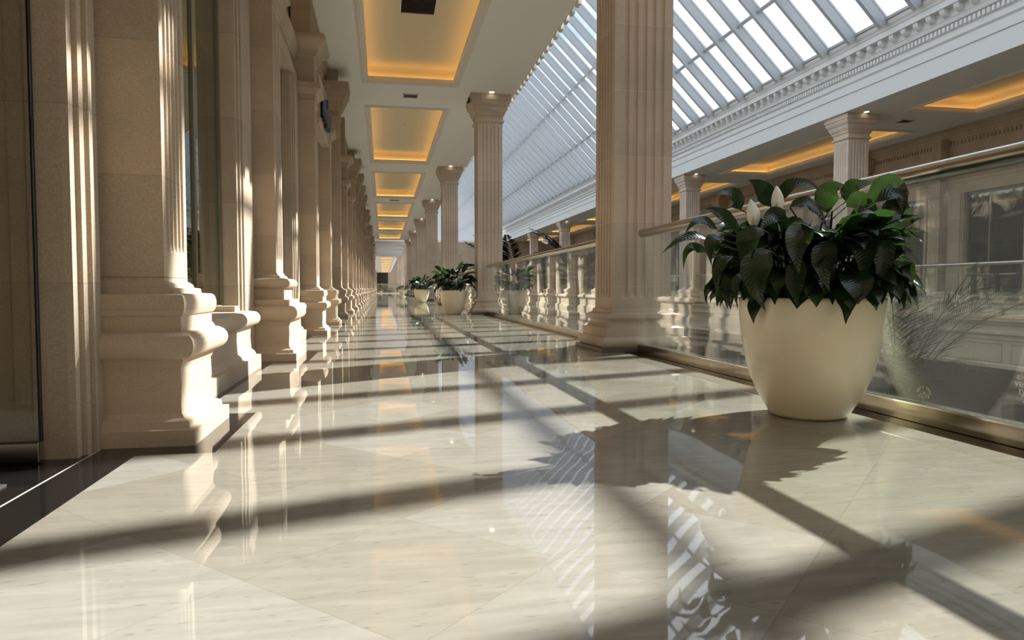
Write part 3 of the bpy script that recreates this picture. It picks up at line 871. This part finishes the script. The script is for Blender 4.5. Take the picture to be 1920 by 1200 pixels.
# distant far-slope rafters, too small to tell apart
b = MB(); s2 = math.sqrt(.5); v = ys[-1] + RS
while v < YS:
    L = FARL
    rg = []
    for s_ in (0, L):
        rg.append([(XS - (3.46 + s_ * s2 - nn * s2), v + yy, 6.5 + s_ * s2 + nn * s2) for yy, nn in ((-.06, -.3), (.06, -.3), (.06, .02), (-.06, .02))])
    b.rings(rg); v += RS
o = b.build('distant_rafter_row', 'rafter', sk); o['kind'] = 'stuff'
# near slope rafters: one mesh, mostly hidden above the walkway ceiling
b = MB(); s2 = math.sqrt(.5)
for v in ys:
    for (y0, y1, n0, n1) in ((-.05, .05, -.21, 0), (-.06, .06, -.03, 0), (-.03, .03, 0, .05)):
        L = math.hypot(RX - 3.46, RZ - 6.5); cx_, cz_ = (RX - 3.46) / L, (RZ - 6.5) / L
        rg = []
        for s in (0, L):
            rg.append([(3.46 + s * cx_ - nn * cz_, v + yy, 6.5 + s * cz_ + nn * cx_) for yy, nn in ((y0, n0), (y1, n0), (y1, n1), (y0, n1))])
        b.rings(rg)
o = b.build('rafter_row', 'rafter', sk); o['kind'] = 'stuff'
b = MB()
for side in (1,):
    for s in (1.32, 2.78):
        L = s * math.sqrt(2)
        for (n0, n1, hw) in ((-.13, .02, .045), ):
            rg = []
            for yy in (YB, YS):
                r = []
                for ds, nn in ((-hw, n0), (hw, n0), (hw, n1), (-hw, n1)):
                    q = L + ds; x = 3.46 + q * s2 - nn * s2; z = 6.5 + q * s2 + nn * s2
                    r.append((XS - x if side else x, yy, z))
                rg.append(r)
            b.rings(rg)
b.build('purlin', 'rafter', sk)
b = MB(); b.box(RX - .12, RX + .12, YB, YS, RZ - .32, RZ + .06); b.build('ridge_beam', 'rafter', sk)
b = MB(); b.box(3.30, 3.55, YB, YS, 6.5, 6.56); b.box(XS - 3.55, XS - 3.30, YB, YS, 6.5, 6.56); b.build('sill_flashing', 'rafter', sk)
b = MB(); b.quad((3.46, YB, 6.53), (3.46, YS, 6.53), (RX, YS, RZ + .03), (RX, YB, RZ + .03)); b.quad((XS - 3.46, YB, 6.53), (XS - 3.46, YS, 6.53), (RX, YS, RZ + .03), (RX, YB, RZ + .03))
b.build('glazing', 'skyglass', sk, fix=False)
# glazed gable at the far end
g = empty('window_3', (0, YS, 0)); struct(g, 'glazed gable at the far end of the atrium')
b = MB()
for x in [3.2 + .9 * i for i in range(10)]:
    zt = (RZ - (x - RX) if x > RX else RZ - (RX - x) * (RZ - 6.5) / (RX - 3.46)) - .05
    if zt > 5.1: b.box(x - .04, x + .04, 0, .1, 5.0, zt)
b.box(3.2, XS - 3.2, 0, .1, 6.1, 6.2); b.box(3.0, XS - 3.0, 0, .12, 4.95, 5.08)
b.build('mullion', 'rafter', g)

# ------------------------------------------------------------------ far cross rail, dark end
t = empty('glass_balustrade', (.25, 86.6, 0), PI / 2)
MB().box(-.03, .04, -1.75, 1.75, 0, .09).build('shoe_panel', 'chrome', t)
for i in range(3): MB().box(-.006, .006, -1.75 + i * 1.167, -1.75 + i * 1.167 + 1.15, .09, 1.06).build('glass_panel', 'glass', t)
MB().tube([(0, -1.75, 1.12), (0, 1.75, 1.12)], .06, 12).build('handrail', 'chrome', t)
tag(t, 'bright rail crossing the far end of the walkway', 'balustrade')
b = MB()
for i in range(24): b.box(2.1, 2.75, 98.4 + i * 4.0, 99.1 + i * 4.0, 0, CZ)
struct(b.build('wall_far_right', 'wallstone'))
b = MB(); b.box(-3.4, 4.2, YF, YF + .2, -.1, CZ + .6); struct(b.build('wall_far_end', 'wallstone'))
d = empty('door_1', (-.2, YF - .01, 0)); struct(d, 'dark doorway closing the far gallery')
b = MB(); b.box(-1.75, 1.6, -.05, 0, 0, 4.95); b.build('leaf', 'darksign', d)
b = MB(); b.box(-.3, .35, -.08, -.05, 0, 2.3); b.build('inner_leaf', 'lower', d)
# far gallery side walls
b = MB(); b.box(-2.4, -1.9, 97.5, YF, 0, CZ); 
for i in range(30): b.box(-1.95, -1.55, 98 + i * 3.2, 98.7 + i * 3.2, 0, CZ - .2)
struct(b.build('wall_far_left', 'wallstone'))

# ------------------------------------------------------------------ planters
def bez(p0, p1, p2, t): return p0 * (1 - t) ** 2 + p1 * 2 * t * (1 - t) + p2 * t * t
def leaf(b, base, az, el, stem, length, width, droop, roll=0, fold=.25, n=9, ripple=.0):
    """petiole then an elliptic pointed blade bending over; base Vector"""
    h = Vector((math.cos(az), math.sin(az), 0)); up = Vector((0, 0, 1))
    d0 = (h * math.cos(el) + up * math.sin(el)).normalized()
    p0 = base; p1 = base + d0 * stem
    e1 = el - droop * .45
    pm = p1 + (h * math.cos(e1) + up * math.sin(e1)) * length * .5
    e2 = el - droop
    p2 = pm + (h * math.cos(e2) + up * math.sin(e2)) * length * .5
    b.tube([p0, p0 + (p1 - p0) * .5 + up * -.01, p1], [.004, .0035, .003], 5)
    side0 = h.cross(up).normalized()
    n0 = len(b.v)
    ctrl = p1 + (pm - p1) * 1.25
    W = (0, .5, .82, .98, 1.0, .93, .78, .52, .24, .0)
    for i in range(n + 1):
        u = i / n; c = bez(p1, ctrl, p2, u)
        tng = ((ctrl - p1) * (1 - u) + (p2 - ctrl) * u).normalized()
        side = Matrix.Rotation(roll, 3, tng) @ side0
        nr = side.cross(tng).normalized()
        w = width * .5 * W[min(9, int(round(u * 9)))]
        rp = ripple * math.sin(u * 22 + az * 5)
        for k, (s, q) in enumerate(((-1, 1), (-.55, .32), (0, 0), (.55, .32), (1, 1))):
            b.v.append(tuple(c + side * (s * w) + nr * (fold * q * w + rp * abs(s) * w)))
            b.uv[len(b.v) - 1] = (s * w / .1, u)
    for i in range(n):
        for k in range(4):
            a = n0 + i * 5 + k
            b.f.append((a, a + 1, a + 6, a + 5))
def spathe(b, base, az, el, L, w):
    h = Vector((math.cos(az), math.sin(az), 0)); up = Vector((0, 0, 1)); d = (h * math.cos(el) + up * math.sin(el)).normalized()
    side = h.cross(up).normalized(); nr = side.cross(d)
    n0 = len(b.v); n = 8
    for i in range(n + 1):
        u = i / n; ww = w * .5 * (math.sin(PI * min(1, u ** .75)) ** .8 if 0 < u < 1 else 0)
        c = base + d * L * u + nr * (.02 * math.sin(PI * u))
        for s in (-1, -.5, 0, .5, 1): b.v.append(tuple(c + side * s * ww - nr * (.35 * s * s * ww)))
    for i in range(n):
        for k in range(4):
            a = n0 + i * 5 + k; b.f.append((a, a + 1, a + 6, a + 5))

KEY_LEAVES = [
    ((-0.243, -0.065, 0.968), (-0.315, -0.095, 1.051), (-0.394, -0.115, 1.081), 0.105),
    ((-0.425, -0.115, 0.947), (-0.486, -0.145, 1.016), (-0.568, -0.165, 1.002), 0.10),
    ((-0.428, -0.115, 0.838), (-0.539, -0.145, 0.932), (-0.644, -0.165, 0.932), 0.08),
    ((-0.583, -0.165, 0.8), (-0.71, -0.195, 0.828), (-0.837, -0.215, 0.745), 0.07),
    ((-0.617, -0.185, 0.755), (-0.719, -0.215, 0.778), (-0.746, -0.235, 0.674), 0.055),
    ((-0.561, -0.165, 0.853), (-0.662, -0.195, 0.897), (-0.734, -0.215, 0.827), 0.06),
    ((0.002, -0.115, 0.941), (-0.026, -0.145, 1.044), (0.055, -0.165, 1.065), 0.125),
    ((0.166, -0.015, 1.01), (0.181, -0.045, 1.088), (0.305, -0.073, 1.082), 0.10),
    ((0.057, -0.165, 0.965), (0.125, -0.195, 0.994), (0.192, -0.215, 0.91), 0.11),
    ((-0.194, -0.015, 0.967), (-0.121, -0.045, 1.104), (0.025, -0.065, 1.03), 0.085),
    ((0.123, -0.215, 0.968), (0.216, -0.245, 1.083), (0.297, -0.265, 1.01), 0.11),
    ((-0.187, -0.115, 0.963), (-0.104, -0.145, 0.983), (-0.031, -0.165, 0.864), 0.1),
    ((0.151, -0.265, 0.937), (0.231, -0.295, 0.961), (0.28, -0.315, 0.87), 0.09),
    ((0.141, -0.315, 0.795), (0.167, -0.345, 0.829), (0.204, -0.365, 0.779), 0.06),
    ((0.077, -0.365, 0.658), (0.153, -0.395, 0.781), (0.243, -0.415, 0.685), 0.05),
    ((0.116, -0.365, 0.692), (0.181, -0.395, 0.703), (0.187, -0.415, 0.602), 0.07),
    ((0.124, -0.265, 0.974), (0.229, -0.295, 1.018), (0.216, -0.315, 0.901), 0.1),
    ((-0.427, -0.365, 0.754), (-0.526, -0.395, 0.666), (-0.474, -0.415, 0.506), 0.15),
    ((-0.295, -0.365, 0.734), (-0.336, -0.395, 0.624), (-0.333, -0.415, 0.527), 0.1),
    ((-0.498, -0.305, 0.647), (-0.567, -0.335, 0.635), (-0.562, -0.355, 0.511), 0.05),
    ((-0.538, -0.265, 0.736), (-0.625, -0.295, 0.69), (-0.633, -0.315, 0.558), 0.07),
    ((-0.429, -0.305, 0.846), (-0.518, -0.335, 0.799), (-0.516, -0.355, 0.613), 0.13),
    ((-0.15, -0.365, 0.801), (-0.217, -0.395, 0.711), (-0.19, -0.415, 0.585), 0.12),
    ((-0.051, -0.365, 0.825), (-0.01, -0.395, 0.757), (-0.053, -0.415, 0.602), 0.12),
    ((-0.236, -0.345, 0.868), (-0.327, -0.375, 0.798), (-0.312, -0.395, 0.646), 0.13),
    ((0.049, -0.365, 0.849), (0.078, -0.395, 0.736), (0.016, -0.415, 0.591), 0.11),
    ((-0.276, -0.215, 0.879), (-0.346, -0.245, 0.92), (-0.43, -0.265, 0.827), 0.1),
    ((0.022, -0.265, 0.879), (0.05, -0.295, 0.923), (0.139, -0.315, 0.854), 0.11),
    ((-0.549, -0.215, 0.807), (-0.637, -0.245, 0.803), (-0.634, -0.265, 0.691), 0.08),
]
def key_leaf(b, p0, p1, p2, width, rnd):
    """blade through three points, on a petiole bending up from the soil"""
    p0, p1, p2 = Vector(p0), Vector(p1), Vector(p2)
    root = Vector((p0.x * .35, p0.y * .35, .52)); mid = Vector((p0.x * .6, p0.y * .6, max(p0.z - .05, .62)))
    b.tube([root, mid, p0], [.0045, .004, .003], 5)
    ctrl = p1 + (p1 - (p0 + p2) / 2) * .6
    hint = Vector((-.5 + rnd.uniform(-.35, .35), -.75 + rnd.uniform(-.3, .3), .35 + rnd.uniform(-.3, .4))).normalized()
    n = 10; n0 = len(b.v); W = (0, .50, .84, .98, 1.0, .92, .76, .55, .34, .15, 0)
    for i in range(n + 1):
        u = i / n; c = bez(p0, ctrl, p2, u); tng = ((ctrl - p0) * (1 - u) + (p2 - ctrl) * u).normalized()
        side = tng.cross(hint).normalized(); nr = side.cross(tng).normalized(); w = width * .41 * W[i]
        rp = .14 * math.sin(u * 19 + p0.x * 30)
        for s_, q in ((-1, 1), (-.55, .35), (0, 0), (.55, .35), (1, 1)):
            b.v.append(tuple(c + side * (s_ * w) + nr * (.28 * q * w + rp * abs(s_) * w)))
            b.uv[len(b.v) - 1] = (s_ * w / .1, u)
    for i in range(n):
        for k in range(4):
            a = n0 + i * 5 + k; b.f.append((a, a + 1, a + 6, a + 5))
POTP = [(.001, 0), (.155, 0), (.172, .006), (.18, .018), (.20, .05), (.235, .11), (.268, .19), (.292, .28), (.309, .38), (.319, .47), (.323, .54), (.322, .556), (.316, .560), (.308, .556), (.306, .52), (.001, .52)]
def planter(x, y, label, leaves, keys=(), flowers=(), seed=1, sc=1, rmax=.60, zmax=1.2):
    rnd = random.Random(seed)
    t = empty('planter', (x, y, 0)); t.scale = (sc, sc, sc)
    MB().lathe(POTP[:-2] + [(.306, .50)], 64, cap=False).build('pot', 'pot', t, smooth=True, fix=True)
    MB().lathe([(.001, .525), (.15, .53), (.3065, .515)], 32, cap=False).build('soil', 'soil', t, smooth=True)
    b = MB()
    made = 0; tries = 0
    while made < leaves and tries < leaves * 6:
        tries += 1
        a = rnd.uniform(0, 2 * PI); r = .22 * math.sqrt(rnd.random())
        base = Vector((math.cos(a) * r, math.sin(a) * r, .52))
        tier = rnd.random(); q = MB()
        if tier < .45:
            leaf(q, base, a + rnd.uniform(-.4, .4), rnd.uniform(.6, 1.0), rnd.uniform(.14, .27), rnd.uniform(.22, .29), rnd.uniform(.10, .15), rnd.uniform(1.3, 2.3), rnd.uniform(-.5, .5), ripple=.07)
        elif tier < .8:
            leaf(q, base, a + rnd.uniform(-.6, .6), rnd.uniform(.85, 1.25), rnd.uniform(.22, .34), rnd.uniform(.20, .27), rnd.uniform(.09, .135), rnd.uniform(1.0, 1.9), rnd.uniform(-.6, .6), ripple=.07)
        else:
            leaf(q, base, a + rnd.uniform(-1, 1), rnd.uniform(1.1, 1.45), rnd.uniform(.28, .40), rnd.uniform(.18, .25), rnd.uniform(.08, .12), rnd.uniform(.5, 1.5), rnd.uniform(-.7, .7), ripple=.06)
        low = min(v[2] for v in q.v); rad = max(math.hypot(v[0], v[1]) for v in q.v)
        if low < .50 and rad > .27 and rnd.random() < .9: continue
        if any(v[2] < .55 and .27 < math.hypot(v[0], v[1]) < .325 for v in q.v): continue
        if x > 1.9 and max(v[0] for v in q.v) > .33: continue
        if rad > rmax or max(v[2] for v in q.v) > zmax: continue
        made += 1; n0 = len(b.v); b.v += q.v; b.f += [tuple(n0 + j for j in fc) for fc in q.f]
        for kk, vv in q.uv.items(): b.uv[n0 + kk] = vv
    for k in keys: key_leaf(b, *k, rnd)
    if x < 1.9: b.v = [(v[0], v[1], .52 + (v[2] - .52) * 1.3) if v[2] > .52 else v for v in b.v]
    b.v = [(min(v[0], .30 + (v[0] - .30) * .12) if v[0] > .30 and x > 1.9 else v[0], v[1], v[2]) for v in b.v]
    b.build('foliage', 'leaf', t, smooth=True, fix=False)
    for (bx_, by_, bz_, az, el, L, w) in flowers:
        s = MB(); spathe(s, Vector((bx_, by_, bz_)), az, el, L, w)
        s.tube([(bx_ * .6, by_ * .6, .52), (bx_, by_, bz_)], .003, 5)
        f_ = s.build('flower', 'spathe', t, smooth=True, fix=False)
        h = Vector((math.cos(az) * math.cos(el), math.sin(az) * math.cos(el), math.sin(el)))
        p = Vector((bx_, by_, bz_)) + Vector((-.008, -.012, 0))
        MB().tube([p + h * .01, p + h * L * .5], [.006, .004], 8).build('spadix', 'spadix', f_, smooth=True)
    tag(t, label, 'planter', 'cream planters along the walkway')
    return t
planter(1.985, 2.965, 'large cream planter with dark green peace lily by the glass balustrade', 300, keys=KEY_LEAVES, seed=4, rmax=.49, zmax=.93,
        flowers=((-.408, -.200, .862, 1.5, 1.28, .135, .062), (-.300, -.200, .925, 1.3, 1.42, .125, .055)))
planter(1.64, 16.35, 'cream planter with leafy plant beside the second column', 110, seed=8)
planter(1.64, 30.1, 'small distant cream planter with white-flecked plant, third in the row', 110, seed=11,
        flowers=((.1, -.1, .8, 1, 1.3, .12, .06), (-.15, -.1, .78, 2, 1.3, .12, .06), (.0, -.2, .74, 3, 1.2, .12, .06)))
# small urn further on
t = empty('urn_planter', (1.45, 51.5, 0))
MB().lathe([(.001, 0), (.22, 0), (.22, .04), (.13, .08), (.10, .13), (.12, .18), (.24, .28), (.30, .40), (.31, .46), (.34, .50), (.34, .53), (.30, .53), (.29, .48), (.001, .48)], 32, cap=False).build('urn', 'pot', t, smooth='auto')
b = MB(); rnd = random.Random(5)
for i in range(60):
    a = rnd.uniform(0, 2 * PI); leaf(b, Vector((.15 * math.cos(a), .15 * math.sin(a), .48)), a, rnd.uniform(.5, 1.3), .22, .28, .1, rnd.uniform(.8, 2))
b.build('foliage', 'leaf', t, smooth=True, fix=False)
tag(t, 'tiny cream pedestal urn with a dark bushy plant far down the walkway', 'planter')
for j, (x, y) in enumerate(((-1.5, 88.2), (-.3, 88.4), (.9, 88.2), (2.1, 88.4))):
    t = empty('bushy_plant', (x, y, 0))
    MB().lathe([(.001, 0), (.2, 0), (.26, .3), (.001, .28)], 16, cap=False).build('pot', 'pot' if j % 2 else 'blackmetal', t)
    b = MB(); rnd = random.Random(20 + j)
    for i in range(50):
        a = rnd.uniform(0, 2 * PI); leaf(b, Vector((.1 * math.cos(a), .1 * math.sin(a), .28)), a, rnd.uniform(.2, 1.4), .25, .3, .1, rnd.uniform(.6, 2), n=4)
    b.build('foliage', 'leaf', t, fix=False)
    tag(t, 'dark bushy plant behind the far cross rail, %s from the shopfront side' % ordinal(j), 'plant', 'plants behind the far rail')

# ------------------------------------------------------------------ palms standing on the lower level
def palm(x, y, zc, nf, L, label, seed, upright=1.2, spread=.5, lw=.014):
    rnd = random.Random(seed)
    t = empty('palm_tree', (x, y, -5.2))
    hc = zc + 5.2
    MB().lathe([(.001, 0), (.35, 0), (.45, .6), (.43, .62), (.40, .55), (.001, .55)], 24, cap=False).build('pot', 'lower', t, smooth='auto')
    MB().tube([(0, 0, .5), (.03, .02, hc * .5), (0, 0, hc)], [.09, .075, .06], 10).build('trunk', 'trunk', t, smooth=True)
    b = MB()
    for i in range(nf):
        az = 2 * PI * i / nf + rnd.uniform(-.3, .3); el = rnd.uniform(upright - spread, min(1.5, upright + .25)); l = L * rnd.uniform(.75, 1.1)
        h = Vector((math.cos(az), math.sin(az), 0)); up = Vector((0, 0, 1))
        p0 = Vector((0, 0, hc)); p1 = p0 + (h * math.cos(el) + up * math.sin(el)) * l * .6
        e2 = el - rnd.uniform(.3, 1.1); p2 = p1 + (h * math.cos(e2) + up * math.sin(e2)) * l * .5
        pts = [bez(p0, p1, p2, u / 12) for u in range(13)]
        b.tube(pts, [.010 * (1 - .7 * u / 12) for u in range(13)], 4)
        sd = h.cross(up)
        for j in range(46):
            u = .18 + .82 * j / 46; c = bez(p0, p1, p2, u); tg = ((p1 - p0) * (1 - u) + (p2 - p1) * u).normalized()
            ll = l * .27 * math.sin(PI * min(1, u * .85 + .12)) + .05
            for s in (-1, 1):
                d = (tg * .8 + sd * s * .75 + up * rnd.uniform(-.15, .2)).normalized(); tip = c + d * ll + Vector((0, 0, -.12 * ll))
                wv = tg.cross(d).normalized().cross(d) * lw * .5
                mid = c + d * ll * .45
                n0 = len(b.v); b.v += [tuple(c), tuple(mid + wv), tuple(tip), tuple(mid - wv)]; b.f.append((n0, n0 + 1, n0 + 2, n0 + 3))
    b.build('foliage', 'palm', t, fix=False)
    tag(t, label, 'palm', 'palms in the atrium'); return t
palm(6.9, 8.3, -1.1, 14, 2.6, 'slender dark palm seen through the glass just beside the big planter', 3, 1.25, .45)
palm(8.6, 6.6, -1.6, 10, 2.0, 'dark palm fronds low behind the glass, right of the big planter', 6, .95, .5)
palm(7.0, 24.5, .9, 18, 2.4, 'bushy dark palm in the atrium, seen just left of the huge column', 9, .9, .8, .06)
palm(7.0, 36.5, 1.0, 20, 3.0, 'large dark palm in the atrium just past the second column', 12, .9, .8, .08)

# ------------------------------------------------------------------ lower-level shop signs
p = (XSIGN, 13.904, -1.87)
t = empty('shop_sign', p); t.scale = (.6, .6, .6)
R_ = .30
word = 'PAUL & SHARK'
arc = MB()
for i, ch in enumerate(word):
    if ch == ' ': continue
    a = math.radians(160 - 140 * i / (len(word) - 1))
    o = text_part(ch, .13, 'gold', t, (0, -R_ * math.cos(a), R_ * math.sin(a)), 'CENTER', a - PI / 2)
    n0 = len(arc.v); mt = text_matrix((0, -R_ * math.cos(a), R_ * math.sin(a)), a - PI / 2); arc.v += [tuple(mt @ v.co) for v in o.data.vertices]
    arc.f += [tuple(n0 + j for j in pl.vertices) for pl in o.data.polygons]
    bpy.data.objects.remove(o)
arc.build('arched_lettering', 'gold', t, fix=False)
text_part('yachting', .16, 'gold', t, (0, 0, -.32), 'CENTER')
b = MB()
sh = [(-.26, -.03), (-.12, .05), (-.02, .07), (.02, .15), (.07, .06), (.16, .02), (.25, .07), (.23, -.01), (.27, -.07), (.16, -.03), (.02, -.06), (-.05, -.13), (-.08, -.06), (-.20, -.07)]
for i in range(len(sh)):
    a_, c_ = sh[i], sh[(i + 1) % len(sh)]
    b.tube([(0, -a_[0], a_[1]), (0, -c_[0], c_[1])], .009, 5)
b.build('shark_emblem', 'gold', t)
tag(t, 'round gold shark emblem with arched lettering on the dark lower shopfront', 'sign')
p = (XSIGN, 11.55, -1.04)
t = empty('shop_sign', p)
for k, wd in enumerate(('ele', 'ven', 'ty', '.')):
    text_part(wd, .21, 'whitetext', t, (0, (.0, .03, -.06, -.15)[k], -.145 * k - .14), 'LEFT')
MB().box(.004, .03, -.62, .22, -.72, .05).build('sign_board', 'darksign', t)
tag(t, 'white stacked lettering on a dark board at the lower shopfront', 'sign')
